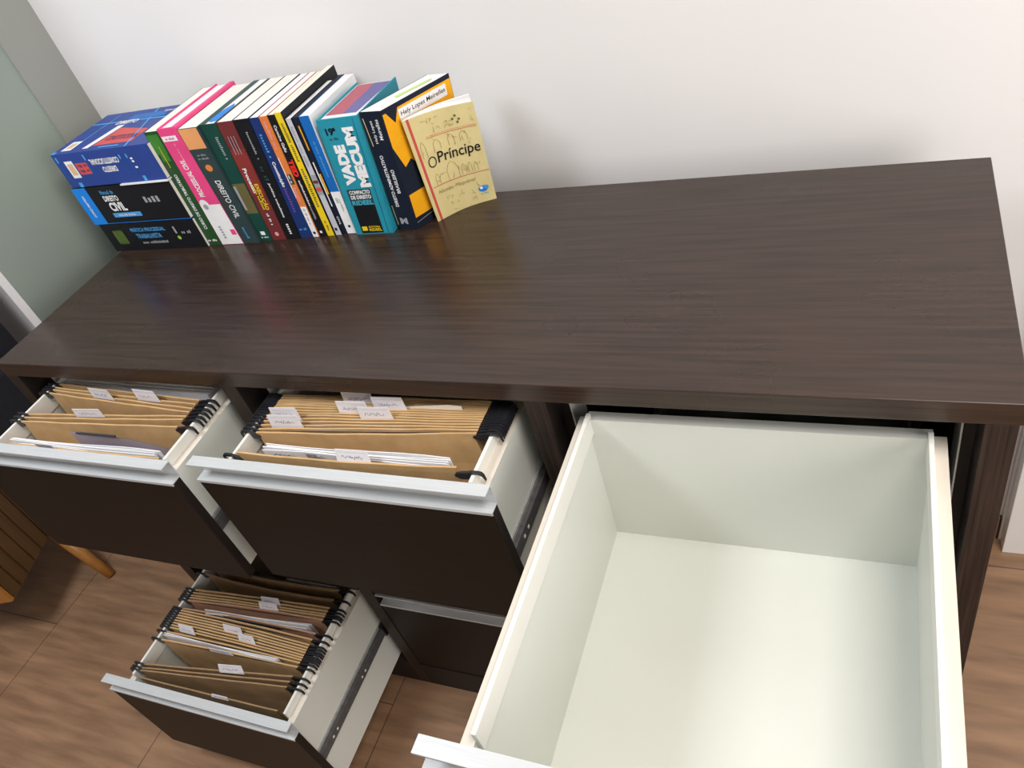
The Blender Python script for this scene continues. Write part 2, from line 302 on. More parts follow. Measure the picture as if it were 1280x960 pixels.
# ------------------------------------------------------------------ hanging folders
def flap_pt(xl, xr, yl, yr, t, bow): return xl + (xr - xl) * t, yl + (yr - yl) * t + bow * math.sin(math.pi * t)
def make_folder(cx, zrail, front, back, label, group, mats=('kraft', 'kraft'), tab=None, frod=True, drop=0.205, bow=0.0, ztf=0.0):
    xl = cx - 0.1985 + 0.013; xr = cx + 0.1985 - 0.019
    ym = (front[0] + front[1] + back[0] + back[1]) / 4
    loc = (cx, ym, zrail)
    e = empty('hanging_folder', loc, label, 'folder', group)
    zt = zrail + 0.003; zb = zrail - drop; n = 14; m = 5
    b = MB()
    for si, (fl, k) in enumerate(zip((front, back), mats)):
        dz = ztf if si == 0 else 0.0
        for th in (0.0, 0.003):
            grid = []
            for j in range(m + 1):
                row = []
                for i in range(n + 1):
                    t = i / n; x, y = flap_pt(xl, xr, fl[0], fl[1], t, bow)
                    bx, byy = flap_pt(xl, xr, (front[0] + back[0]) / 2, (front[1] + back[1]) / 2, t, bow)
                    v = (0, 0.05, 0.28, 0.52, 0.76, 1)[j]; yy = y + (byy - y) * v ** 2.2
                    z = zt + dz - (zt + dz - zb) * v
                    ins = 0.012 * max(0, 1 - abs(v - 0.12) * 9) if i in (0, n) and 0 < j < 2 else 0
                    if j == 0: z += 0.0006 * math.sin(t * 19 + yl_seed(fl[0])) - 0.0025 * math.sin(math.pi * t) * 0.4
                    row.append((x + (ins if i == 0 else -ins), yy + (th if j < 1 else min(th, 0.0007) if j > 1 else th * 0.7), z))
                grid.append(row)
            for j in range(m):
                for i in range(n): b.face([grid[j][i], grid[j][i + 1], grid[j + 1][i + 1], grid[j + 1][i]], k)
            if th == 0.0: g0 = grid
            else:
                for i in range(n): b.face([g0[0][i], g0[0][i + 1], grid[0][i + 1], grid[0][i]], k)
    rebase(b, loc).build('folder_card', e, smooth=False, fix=False)
    rl = cx - 0.1985; rr_ = cx + 0.1985
    for si, fl in enumerate((front, back)):
        if si == 0 and not frod: continue
        b = MB(); h = 0.0024
        pl = Vector((xl, fl[0], 0)); pr = Vector((xr, fl[1], 0)); d = (pr - pl).normalized()
        z0 = zt - 0.006
        b.tube([(pl.x + 0.002, pl.y + 0.0014, z0 + 0.001), (pr.x - 0.002, pr.y + 0.0014, z0 + 0.001)], 0.0009, 'black_pl', 6)
        for s, p, rin in ((-1, pl, rl), (1, pr, rr_)):
            y = p.y + 0.0008
            def q(dx, dz): return (p.x + s * dx, y, z0 + dz)
            gap = abs(rin - p.x)
            # flat hook: root tongue, arm over the rail, tip turned down outside
            pts = [(-0.006, -0.003, 0.001), (0.003, -0.008, 0.0045), (gap - 0.004, -0.006, 0.0062), (gap - 0.001, 0.0040, 0.0078), (gap + 0.010, 0.0042, 0.0082), (gap + 0.0150, 0.0015, 0.0070), (gap + 0.0175, -0.0055, 0.0030), (gap + 0.0180, -0.0075, -0.0060)]
            w = 0.0020
            for (a0, lo0, hi0), (a1, lo1, hi1) in zip(pts, pts[1:]):
                P = []
                for zz0, zz1 in ((lo0, lo1), (hi0, hi1)):
                    P += [(p.x + s * a0, y - w, z0 + zz0), (p.x + s * a1, y - w, z0 + zz1), (p.x + s * a1, y + w, z0 + zz1), (p.x + s * a0, y + w, z0 + zz0)]
                b.hexa(P, 'black_pl')
        rebase(b, loc).build('hanger_rod', e)
    if tab:
        for (tx, tw, th, lean, side) in tab:
            fl = front if side == 0 else back
            t = (tx - xl) / (xr - xl); y = fl[0] + (fl[1] - fl[0]) * t; sl = (fl[1] - fl[0]) / (xr - xl) * tw / 2
            z0 = zt - 0.004 + (ztf if side == 0 else 0)
            def fn(a, bb, lift): return (tx + a - 0.10 * bb, y + sl * a / (tw / 2) - 0.0012 + bb * lean - lift, z0 + bb)
            b = MB(); hh = th
            P = [fn(-tw / 2, 0, 0), fn(tw / 2, 0, 0), fn(tw / 2 - 0.002, hh, 0), fn(-tw / 2 + 0.002, hh, 0)]
            Q = [(x, yy + 0.0008, z) for x, yy, z in P]
            b.hexa([P[0], P[1], Q[1], Q[0], P[3], P[2], Q[2], Q[3]], 'tab')
            f = Face2D(b, fn); rnd = random.Random(int(tx * 1e4)); 
            for ln in range(1):
                x = -tw * 0.32; pts = []
                while x < tw * 0.3:
                    pts.append((x, hh * 0.45 + rnd.uniform(-1, 1) * hh * 0.13)); x += 0.0016
                f.line(pts, 0.0006, 'ink')
            f.line([(-tw * 0.4, hh * 0.82), (tw * 0.42, hh * 0.82)], 0.0003, 'grey_print')
            rebase(b, loc).build('label_tab', e, fix=False)
    return e
def yl_seed(y): return y * 977.0

def sheaf(name, label, cat, x0, x1, y0, y1, z0, z1, n, key='paper', slope=0.0, jitter=0.006, extra=None, group=None, ydip=0.0):
    """upright loose sheets standing side by side, uneven tops, slightly curved"""
    loc = ((x0 + x1) / 2, (y0 + y1) / 2, z0); rnd = random.Random(int(x0 * 1000 + z1 * 777))
    b = MB()
    for i in range(n):
        yy = y0 + (y1 - y0) * i / max(1, n - 1); a0 = x0 + rnd.uniform(0, jitter); a1 = x1 - rnd.uniform(0, jitter * 1.4); zt = z1 - rnd.uniform(0, jitter)
        k = key if isinstance(key, str) else key[i % len(key)]
        seg = 8; top = []; bot = []
        for s in range(seg + 1):
            t = s / seg; x = a0 + (a1 - a0) * t; y = yy + slope * (t - 0.5) + ydip * math.sin(math.pi * t)
            top.append((x, y + 0.002 * math.sin(t * 5 + i), zt + 0.0012 * math.sin(t * 7 + i * 2))); bot.append((x, y, z0))
        for s in range(seg):
            P = [bot[s], bot[s + 1], (bot[s + 1][0], bot[s + 1][1] + 0.0012, z0), (bot[s][0], bot[s][1] + 0.0012, z0),
                 top[s], top[s + 1], (top[s + 1][0], top[s + 1][1] + 0.0012, top[s + 1][2]), (top[s][0], top[s][1] + 0.0012, top[s][2])]
            b.hexa(P, k)
    if extra: extra(b)
    o = rebase(b, loc).build(name, None, loc)
    return tag(o, label, cat, group)

ordn = ['foremost', 'second', 'third', 'fourth', 'fifth', 'sixth', 'seventh', 'eighth', 'ninth', 'tenth', 'eleventh', 'twelfth']
# --- top left drawer
zr = -0.069; cx = cols[0]; G = 'hanging folders in the top left drawer'
make_folder(cx, zr, (-0.120, -0.120), (-0.078, -0.062), 'foremost kraft hanging folder of the top left drawer, stuffed with white papers', G, ztf=-0.012, drop=0.19, frod=False, tab=[(0.200, 0.046, 0.016, -0.15, 0)])
make_folder(cx, zr, (-0.069, -0.046), (-0.060, -0.038), 'second kraft hanging folder from the front of the top left drawer, with white tab', G, tab=[(0.245, 0.066, 0.018, 0.1, 1)])
make_folder(cx, zr, (-0.006, -0.029), (0.003, -0.021), 'third kraft hanging folder of the top left drawer, just behind the open gap', G, tab=[(0.236, 0.056, 0.022, 0.1, 1)])
make_folder(cx, zr, (0.009, -0.011), (0.019, -0.001), 'rearmost kraft hanging folder of the top left drawer, before the white document bundle', G, tab=[(0.346, 0.056, 0.024, 0.1, 0)])
sheaf('paper_sheaf', 'sheaf of white papers standing at the front of the top left drawer', 'papers', 0.088, 0.450, -0.117, -0.105, -0.25, -0.075, 5, jitter=0.007)
b = MB(); l0 = (0.33, -0.084, -0.25)
b.face([(0.225, -0.0930, -0.25), (0.425, -0.088, -0.25), (0.440, -0.088, -0.090), (0.372, -0.090, -0.074), (0.240, -0.0925, -0.062)], 'purple_film')
b.face([(0.225, -0.0922, -0.25), (0.425, -0.0872, -0.25), (0.440, -0.0872, -0.090), (0.372, -0.0892, -0.074), (0.240, -0.0917, -0.062)], 'purple_film')
b.box(0.252, 0.345, -0.0935, -0.0905, -0.0675, -0.0645, 'dark_print')
tag(rebase(b, l0).build('plastic_sleeve', None, l0, fix=False), 'smoky grey plastic sleeve with dark edge behind the white papers in the top left drawer', 'sleeve')
b = MB(); l0 = (0.26, 0.04, -0.30)
b.hexa([(0.085, 0.028, -0.30), (0.452, 0.020, -0.30), (0.452, 0.068, -0.30), (0.085, 0.074, -0.30), (0.085, 0.032, -0.076), (0.452, 0.022, -0.076), (0.452, 0.070, -0.082), (0.085, 0.074, -0.078)], 'paper')
b.box(0.20, 0.39, 0.019, 0.0215, -0.095, -0.085, 'dark_print')
for i in range(5):
    yy = 0.034 + i * 0.008; b.hexa([(0.089, yy, -0.12), (0.448, yy - 0.009, -0.12), (0.448, yy - 0.007, -0.12), (0.089, yy + 0.002, -0.12), (0.089, yy, -0.0745), (0.448, yy - 0.009, -0.0765), (0.448, yy - 0.007, -0.0765), (0.089, yy + 0.002, -0.0745)], 'paper_w')
tag(rebase(b, l0).build('document_bundle', None, l0), 'thick white document bundle behind the folders of the top left drawer', 'documents')

# --- top middle drawer
cx = cols[1]; G = 'hanging folders in the top middle drawer'
mid = [((-0.108, -0.099), (-0.060, -0.031), [(0.826, 0.056, 0.020, 0.35, 0)], 'foremost kraft hanging folder of the top middle drawer, holding white printed papers'),
       ((-0.053, -0.025), (-0.045, -0.020), [(0.668, 0.058, 0.024, 0.15, 1)], 'second folder of the top middle drawer, carrying the nearer left-hand tab'),
       ((-0.037, -0.015), (-0.030, -0.010), [(0.660, 0.052, 0.025, 0.15, 1), ], 'third folder of the top middle drawer, carrying the farther left-hand tab'),
       ((-0.023, -0.0055), (-0.018, -0.001), [(0.815, 0.056, 0.023, 0.15, 0)], 'fourth folder of the top middle drawer, with the nearest tab right of centre'),
       ((-0.012, 0.003), (-0.006, 0.007), [(0.772, 0.055, 0.024, 0.15, 0)], 'fifth folder of the top middle drawer, with the middle tab of the centre cluster'),
       ((-0.001, 0.011), (0.003, 0.0145), [(0.829, 0.056, 0.025, 0.15, 0)], 'sixth folder of the top middle drawer, carrying the tab farthest to the right'),
       ((0.007, 0.018), (0.011, 0.021), [(0.770, 0.056, 0.024, 0.15, 1)], 'seventh folder of the top middle drawer, carrying the rearmost tab'),
       ((0.016, 0.025), (0.021, 0.029), None, 'rearmost kraft folder of the top middle drawer, under the tabletop edge')]
for i, (f, bk, tb, lab) in enumerate(mid):
    make_folder(cx, zr, f, bk, lab, G, tab=tb, bow=0.0015 if i else -0.003, ztf=0 if i else 0.007)
def ex(b):
    b.box(0.950, 0.958, -0.0945, -0.0925, -0.084, -0.066, 'dark_print')
    for i in range(9):
        b.box(0.672 + i * 0.004, 0.6745 + i * 0.004, -0.0940, -0.0925, -0.0745 + 0.002 * (i % 3), -0.0715 + 0.002 * (i % 2), 'grey_print')
    for i in range(14):
        b.box(0.735 + (i % 5) * 0.005, 0.738 + (i % 5) * 0.005, -0.0940, -0.0925, -0.076 + 0.004 * (i // 5), -0.0715 + 0.004 * (i // 5), 'grey_print')
sheaf('paper_sheaf', 'white printed papers standing between the first two folders of the top middle drawer', 'papers', 0.650, 0.972, -0.091, -0.081, -0.25, -0.062, 5, jitter=0.008, extra=ex)
b = MB(); l0 = (0.91, 0.010, -0.2)
b.face([(0.845, 0.0125, -0.2), (0.945, 0.0145, -0.2), (0.945, 0.0125, -0.060), (0.925, 0.011, -0.057), (0.845, 0.0105, -0.0655)], 'paper_w')
b.face([(0.845, 0.0131, -0.2), (0.945, 0.0151, -0.2), (0.945, 0.0131, -0.060), (0.925, 0.0116, -0.057), (0.845, 0.0111, -0.0655)], 'paper_w')
tag(rebase(b, l0).build('paper_sheet', None, l0, fix=False), 'curled white paper edge sticking out of the rear folders of the top middle drawer', 'paper')

# --- bottom left drawer
zr4 = -0.645; cx = cols[0]; G = 'hanging folders in the bottom left drawer'
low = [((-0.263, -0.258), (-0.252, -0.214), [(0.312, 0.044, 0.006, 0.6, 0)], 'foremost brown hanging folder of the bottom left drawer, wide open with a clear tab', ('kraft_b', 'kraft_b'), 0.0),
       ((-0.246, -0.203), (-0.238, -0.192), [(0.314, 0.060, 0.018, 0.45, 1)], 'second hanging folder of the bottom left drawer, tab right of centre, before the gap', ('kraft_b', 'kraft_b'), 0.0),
       ((-0.180, -0.172), (-0.161, -0.163), [(0.262, 0.062, 0.012, 0.1, 0)], 'third hanging folder of the bottom left drawer, holding white papers behind the gap', ('kraft', 'kraft'), 0.002),
       ((-0.150, -0.157), (-0.144, -0.152), [(0.146, 0.046, 0.018, 0.45, 0)], 'fourth hanging folder of the bottom left drawer, tab at the far left', ('kraft', 'kraft'), 0.002),
       ((-0.138, -0.147), (-0.132, -0.141), [(0.308, 0.046, 0.018, 0.45, 0)], 'fifth hanging folder of the bottom left drawer, white tab just right of the middle', ('kraft', 'kraft'), 0.003),
       ((-0.126, -0.136), (-0.120, -0.130), [(0.262, 0.054, 0.018, 0.45, 0)], 'sixth hanging folder of the bottom left drawer, white tab at the middle', ('kraft', 'kraft'), 0.003),
       ((-0.114, -0.124), (-0.108, -0.112), None, 'seventh hanging folder of the bottom left drawer, touching the papers of the salmon folder', ('kraft', 'kraft'), 0.003),
       ((-0.103, -0.098), (-0.082, -0.066), None, 'salmon coloured hanging folder of the bottom left drawer, full of crumpled papers', ('salmon', 'salmon'), 0.004),
       ((-0.075, -0.058), (-0.069, -0.053), [(0.314, 0.050, 0.018, 0.45, 0)], 'hanging folder right behind the salmon one in the bottom left drawer, nearer of two tabs', ('kraft', 'kraft'), 0.002),
       ((-0.062, -0.046), (-0.054, -0.038), [(0.312, 0.050, 0.018, 0.45, 0)], 'hanging folder of the bottom left drawer with the farthest white tab', ('kraft', 'kraft'), 0.002),
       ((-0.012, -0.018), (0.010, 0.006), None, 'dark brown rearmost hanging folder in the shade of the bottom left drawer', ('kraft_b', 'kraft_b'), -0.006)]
for f, bk, tb, lab, mk, bw in low:
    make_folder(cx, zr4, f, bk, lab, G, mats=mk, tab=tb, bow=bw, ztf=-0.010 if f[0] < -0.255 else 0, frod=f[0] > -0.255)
sheaf('paper_sheaf', 'white papers inside the third folder of the bottom left drawer', 'papers', 0.095, 0.41, -0.170, -0.167, -0.82, -0.632, 3, jitter=0.008)
sheaf('paper_sheaf', 'crumpled white papers with dark marks inside the salmon folder of the bottom left drawer', 'papers', 0.15, 0.44, -0.095, -0.083, -0.82, -0.642, 3, slope=0.014, jitter=0.010,
      extra=lambda b: [b.box(0.24, 0.36, -0.0995, -0.0985, -0.652, -0.645, 'dark_print'), b.box(0.39, 0.405, -0.0935, -0.092, -0.660, -0.650, 'dark_print')])
sheaf('paper_sheaf', 'pale papers standing near the back of the bottom left drawer', 'papers', 0.30, 0.44, 0.018, 0.022, -0.82, -0.640, 2)

# ------------------------------------------------------------------ books
def make_book(name, label, F, du, dh, dw, flat, cov, hard=False, page='paper_w', th=None, spinek=None, draw=None, group=None, base=None, covers=(None, None), topdraw=None, sidedraw=None):
    """F(u, v, w) metres -> world. du,dh,dw: width, height and depth of the body. flat: covers lie at bottom/top instead of left/right"""
    e = empty(name, base or tuple(F(du / 2, 0, dw / 2)), label, 'book', group); loc = tuple(e.location)
    t = th or (0.0028 if hard else 0.0012); ov = 0.0035 if hard else 0.0004
    def hx(b, u0, u1, v0, v1, w0, w1, k, n=1):
        b.hexa([F(u0, v0, w0), F(u1, v0, w0), F(u1, v0, w1), F(u0, v0, w1), F(u0, v1, w0), F(u1, v1, w0), F(u1, v1, w1), F(u0, v1, w1)], k)
    b = MB(); sp = spinek or cov
    if not flat:
        hx(b, 0, t, 0, dh, 0, dw, covers[0] or cov); hx(b, du - t, du, 0, dh, 0, dw, covers[1] or cov); hx(b, t, du - t, 0, dh, 0, t, sp)
        p = MB(); hx(p, t, du - t, ov, dh - ov, t, dw - ov, page)
    else:
        hx(b, 0, du, 0, t, 0, dw, covers[0] or cov); hx(b, 0, du, dh - t, dh, 0, dw, covers[1] or cov); hx(b, 0, du, t, dh - t, 0, t, sp)
        p = MB(); hx(p, ov, du - ov, t, dh - t, t, dw - ov, page)
    rebase(b, loc).build('cover', e, bevel=0.0006); rebase(p, loc).build('page_block', e)
    if draw:
        b = MB(); f = Face2D(b, lambda a, bb, l: F(a, bb, -l)); draw(f, du, dh); rebase(b, loc).build('spine_print', e, fix=False)
    if topdraw:
        b = MB(); f = Face2D(b, lambda a, bb, l: F(a, dh + l, bb)); topdraw(f, du, dw); rebase(b, loc).build('top_print' if not flat else 'cover_print', e, fix=False)
    if sidedraw:
        b = MB(); f = Face2D(b, lambda a, bb, l: F(du + l, bb, a)); sidedraw(f, dw, dh); rebase(b, loc).build('cover_print', e, fix=False)
    return e
def flatF(x0, y0, z0, ang):
    c, s_ = math.cos(ang), math.sin(ang)
    return lambda u, v, w: Vector((x0 + u * c - w * s_, y0 + u * s_ + w * c, z0 + v))
WHT = C('print_white', (0.85, 0.85, 0.86)); BLK = C('print_black', (0.008, 0.009, 0.012)); NAVY = C('navy_cover', (0.008, 0.014, 0.03))
YEL = C('print_yellow', (0.85, 0.62, 0.02)); ORG = C('print_orange', (0.75, 0.22, 0.05)); BLU = C('royal_blue_cover', (0.025, 0.06, 0.28)); CYN = C('bright_blue', (0.01, 0.22, 0.75))
LBL = C('light_blue_print', (0.08, 0.35, 0.72)); REDP = C('print_red', (0.62, 0.09, 0.08)); PNK = C('pink_cover', (0.80, 0.07, 0.24)); GRN = C('green_cover', (0.018, 0.075, 0.022))
GRN2 = C('leaf_green', (0.05, 0.22, 0.03)); DGR = C('deep_green_cover', (0.008, 0.06, 0.045)); SLT = C('slate_cover', (0.03, 0.055, 0.06)); OLV = C('olive_print', (0.14, 0.12, 0.045))
MAR = C('maroon_cover', (0.17, 0.03, 0.032)); GRY = C('print_grey', (0.35, 0.36, 0.38)); LGR = C('light_grey_cover', (0.55, 0.55, 0.62)); TEAL = C('teal_cover', (0.02, 0.28, 0.38))
PCH = C('peach_print', (0.80, 0.36, 0.14)); LIME = C('lime_print', (0.35, 0.55, 0.08)); GOLD = C('amber_print', (0.90, 0.42, 0.01)); CRM = C('cream_cover', (0.72, 0.62, 0.30)); BRN = C('sepia_print', (0.38, 0.26, 0.10))
DBL = C('dark_blue_cover', (0.012, 0.035, 0.16)); MBL = C('mid_blue_cover', (0.01, 0.14, 0.48)); PUR = C('print_violet', (0.16, 0.07, 0.35)); LPK = C('pale_pink_edge', (0.80, 0.35, 0.42)); DRD = C('muted_red_edge', (0.42, 0.10, 0.14)); DBV = C('muted_violet_edge', (0.13, 0.12, 0.32))

SG = 'law books lying in the stack'
def dA(f, w, h):
    f.text('PRÁTICA PROCESSUAL', 0.128, 0.050, 0.096, 0.011, LBL, bold=0.02); f.text('TRABALHISTA', 0.122, 0.034, 0.070, 0.011, LBL, bold=0.02)
    f.text('ADMINISTRATIVO E JUDICIAL', 0.130, 0.0185, 0.072, 0.007, GRY)
    for i in range(5): f.line([(0.028 + i * 0.006, 0.050), (0.028 + i * 0.006, 0.018)], 0.0013, LIME)
    f.rect(0.198, 0.203, 0.036, 0.052, GRY); f.disc(0.2015, 0.026, 0.0045, LIME)
    f.text('saraiva', 0.228, 0.038, 0.026, 0.008, GRY)
make_book('book', 'black book with blue title lettering at the bottom of the lying stack', flatF(-0.013, 0.360, 0.0, 0.0), 0.262, 0.066, 0.172, True, BLK, draw=dA, group=SG)
def dB(f, w, h):
    f.rect(0, 0.040, 0.0, h, CYN); f.text('VOLUME ÚNICO', 0.020, h / 2, 0.050, 0.008, WHT, 'down', bold=0.02)
    f.text('Manual de', 0.092, 0.071, 0.036, 0.009, LBL); f.text('DIREITO', 0.094, 0.057, 0.040, 0.0125, WHT, bold=0.03)
    f.text('CIVIL', 0.099, 0.038, 0.044, 0.020, WHT, bold=0.04); f.rect(0.072, 0.150, 0.014, 0.024, LBL); f.text('VOLUME ÚNICO', 0.110, 0.019, 0.048, 0.005, WHT, bold=0.02)
    f.text('saraiva jur', 0.202, 0.048, 0.044, 0.015, GRY, bold=0.02)
make_book('book', 'black and bright blue Manual de Direito Civil book in the middle of the lying stack', flatF(-0.020, 0.358, 0.068, 0.0), 0.270, 0.084, 0.174, True, BLK, draw=dB, group=SG, covers=(CYN, BLK))
def dC(f, w, h):
    f.rect(0.024, 0.046, 0.020, 0.056, WHT); f.rect(0.0275, 0.0425, 0.026, 0.050, C('tan_print', (0.72, 0.48, 0.30)))
    f.rect(0.050, 0.082, 0.026, 0.050, REDP); f.text('TEORIA', 0.066, 0.044, 0.026, 0.007, DBL, '180'); f.text('RESUMO', 0.066, 0.033, 0.026, 0.007, DBL, '180')
    f.text('CONSTITUCIONAL', 0.132, 0.049, 0.078, 0.012, WHT, '180', bold=0.03); f.text('DIREITO', 0.135, 0.032, 0.038, 0.012, WHT, '180', bold=0.03)
    for a in (0.009, 0.086, 0.178, 0.196): f.line([(a, 0.058 if a > 0.1 else 0.066), (a, 0.050 if a > 0.1 else 0.054)], 0.004, LBL); f.line([(a, 0.050), (a, 0.018)], 0.0014, MBL)
    f.rect(0.026, 0.036, 0.0, 0.010, LBL); f.rect(0.205, 0.213, 0.0, 0.012, LBL)
    f.text('saraiva', 0.206, 0.038, 0.024, 0.010, WHT, 'down', bold=0.02)
def tC(f, w, d):
    f.rect(0.018, 0.046, 0.012, 0.050, WHT); f.rect(0.024, 0.040, 0.020, 0.042, C('tan_print', (0.72, 0.48, 0.30)))
    f.poly([(0.078, 0.012), (0.094, 0.012), (0.112, 0.105), (0.094, 0.105)], WHT); f.poly([(0.100, 0.020), (0.205, 0.020), (0.205, 0.072), (0.114, 0.092)], REDP)
    f.text('DIREITO', 0.108, 0.118, 0.058, 0.016, WHT, bold=0.03); f.text('CONSTITUCIONAL', 0.160, 0.046, 0.086, 0.020, DBL, bold=0.01)
    f.line([(0.0, 0.125), (0.26, 0.118)], 0.005, LBL); f.line([(0.045, 0.05), (0.05, 0.16)], 0.003, LBL); f.line([(0.205, 0.0), (0.15, 0.172)], 0.004, LBL)
    f.rect(0.125, 0.180, 0.008, 0.013, LBL); f.rect(0.10, 0.20, 0.126, 0.150, MBL); f.text('Esquematizado', 0.210, 0.150, 0.05, 0.008, WHT); f.rect(0.0, 0.012, 0.0, 0.010, LBL)
make_book('book', 'thick royal blue Direito Constitucional book on top of the lying stack', flatF(-0.010, 0.357, 0.155, -0.004 + 0.004), 0.262, 0.072, 0.172, True, BLU, draw=dC, topdraw=tC, group=SG)
b = MB(); l0 = (0.2, 0.40, 0.1525); b.box(0.128, 0.254, 0.353, 0.46, 0.1522, 0.1546, 'paper')
tag(rebase(b, l0).build('paper_slip', None, l0), 'folded white paper slip between the blue book and the black book below it', 'paper')

# standing books: bottom and top x borders of the spine
def standF(b0, b1, t0, t1, y0, h, w_):
    W0 = b1 - b0
    def F(u, v, w):
        q = u / W0; s = v / h
        return Vector(((b0 + (b1 - b0) * q) * (1 - s) + (t0 + (t1 - t0) * q) * s + w * w_, y0 + w, v))
    return F
bb = [0.2445, 0.281, 0.337, 0.377, 0.405, 0.438, 0.472, 0.500, 0.514, 0.532, 0.5490, 0.5650, 0.5750, 0.5960]
tt = [0.2495, 0.283, 0.330, 0.378, 0.417, 0.453, 0.488, 0.508, 0.526, 0.541, 0.5565, 0.5700, 0.5830, 0.6060, 0.618]
RG = 'law books standing in a row'
def row(i, name_label, h, dep, cov, draw, y0=None, hard=False, page='paper_w', skew=0.0, **kw):
    g = 0.0004; y = y0 if y0 is not None else (0.366 if i < 3 else 0.372 + 0.0012 * (i - 3))
    F = standF(bb[i] + g, bb[i + 1] - g, tt[i] + g, tt[i + 1] - g, y, h, skew)
    return make_book('book', name_label, F, bb[i + 1] - bb[i] - 2 * g, h, dep, False, cov, hard=hard, page=page, draw=draw, group=RG, **kw)
def d1(f, w, h):
    f.rect(0.002, w - 0.004, 0.200, 0.238, GRN2); f.rect(0.010, 0.030, 0.185, 0.205, GRN2)
    f.text('CURSO DE DIREITO TRIBUTÁRIO', w / 2, 0.098, 0.120, 0.010, WHT, 'up', bold=0.02); f.line([(w / 2, 0.172), (w / 2, 0.215)], 0.0012, YEL); f.text('saraiva', w / 2, 0.012, 0.024, 0.006, WHT)
row(0, 'slim dark green tax law book standing first in the row beside the lying stack', 0.244, 0.185, GRN, d1)
def d2(f, w, h):
    f.rect(0.001, w - 0.001, 0.001, 0.090, WHT, 0.6); f.disc(0.013, 0.090, 0.012, WHT, 0.8); f.rect(0.002, w - 0.012, 0.222, 0.232, WHT)
    f.text('Editora', w / 2 - 0.004, 0.227, 0.026, 0.005, PNK, lift=2.4)
    f.text('PROCESSUAL CIVIL', 0.022, 0.147, 0.078, 0.014, WHT, 'up', bold=0.03); f.text('João da Silva', w / 2, 0.196, 0.044, 0.005, LPK, 'up')
    f.rect(0.040, w - 0.003, 0.022, 0.034, PNK); f.disc(0.014, 0.086, 0.006, GRY, 1.4); f.text('JusPODIVM', 0.018, 0.030, 0.030, 0.009, GRY, 'up')
row(1, 'thick bright pink Processual Civil book with white foot of spine, second in the row', 0.247, 0.190, PNK, d2, hard=True, page='paper', topdraw=lambda f, w, d: f.rect(w - 0.012, w - 0.001, 0.001, d - 0.001, PNK))
def d3(f, w, h):
    f.rect(0.001, w - 0.002, 0.202, h - 0.001, PCH); f.text('Flávio', w / 2, 0.190, 0.018, 0.004, GRY); f.text('Tartuce', w / 2, 0.183, 0.022, 0.004, GRY); f.disc(w / 2, 0.164, 0.007, ORG)
    f.text('DIREITO CIVIL', w / 2 + 0.002, 0.098, 0.080, 0.012, WHT, 'down', bold=0.01); f.line([(0.010, 0.13), (0.010, 0.075)], 0.0015, MAR); f.text('JusPODIVM', w / 2, 0.024, 0.026, 0.007, LBL, 'down')
row(2, 'slate grey Direito Civil book with peach top of spine, third in the row', 0.242, 0.180, SLT, d3, page='paper_w')
def d4(f, w, h):
    f.rect(0.001, w - 0.001, 0.062, 0.125, OLV, 0.6); f.text('Maria Helena', 0.018, 0.195, 0.044, 0.006, GRY, 'down'); f.line([(0.004, 0.12), (0.004, 0.07)], 0.005, GRY); f.rect(0.008, 0.018, 0.014, 0.022, WHT); f.text('forense', w / 2, 0.009, 0.018, 0.004, WHT)
def t4(f, w, d):
    f.rect(0.0, 0.010, 0.001, d - 0.001, DGR); f.poly([(0.010, 0.012), (0.016, 0.006), (w - 0.001, 0.014), (w - 0.001, 0.060), (0.018, 0.080), (0.011, 0.05)], CYN)
    f.rect(w - 0.003, w, 0.001, d - 0.001, DGR)
row(3, 'deep green book with olive block on the spine, fourth in the row', 0.242, 0.182, DGR, d4, covers=(DGR, DGR), topdraw=t4, page='paper')
def d5(f, w, h):
    f.rect(0.001, w - 0.001, 0.10, 0.190, C('red_print_ground', (0.25, 0.035, 0.03)), 0.5); f.text('Processo', 0.012, 0.128, 0.050, 0.008, WHT, 'down', bold=0.03); f.text('EXECUÇÃO', 0.022, 0.094, 0.054, 0.012, YEL, 'down', bold=0.03)
    f.text('e cautelar', 0.014, 0.092, 0.050, 0.005, YEL, 'down'); f.text('trabalho', 0.016, 0.046, 0.026, 0.006, WHT, 'down'); f.disc(w / 2, 0.014, 0.0045, LPK)
    for i in range(3): f.line([(0.010 + i * 0.006, 0.215), (0.010 + i * 0.006, 0.18)], 0.0012, GRY)
row(4, 'maroon book with yellow Execução lettering, fifth in the row', 0.242, 0.180, MAR, d5)
def d6(f, w, h):
    f.text('Gustavo Garcia', w / 2 + 0.002, 0.194, 0.056, 0.0055, GRY, 'down'); f.text('Prática', w / 2, 0.138, 0.030, 0.009, SLT, 'down'); f.text('Jurídica trabalhista', w / 2, 0.084, 0.072, 0.006, WHT, 'down', bold=0.02); f.text('JusPODIVM', w / 2, 0.022, 0.024, 0.008, WHT, 'down')
row(5, 'black book with thin white title, standing to the right of the maroon one', 0.242, 0.180, BLK, d6)
def d7(f, w, h):
    f.text('Como passar na OAB', w / 2, 0.188, 0.046, 0.008, LBL, 'down'); f.text('Constituição', w / 2, 0.134, 0.050, 0.010, WHT, 'down', bold=0.03); f.text('FEDERAL 1988', w / 2, 0.078, 0.056, 0.008, PUR, 'down'); f.text('saraiva', w / 2, 0.020, 0.018, 0.006, LBL)
row(6, 'dark blue book standing between the black and the orange spine', 0.241, 0.178, DBL, d7, page='paper')
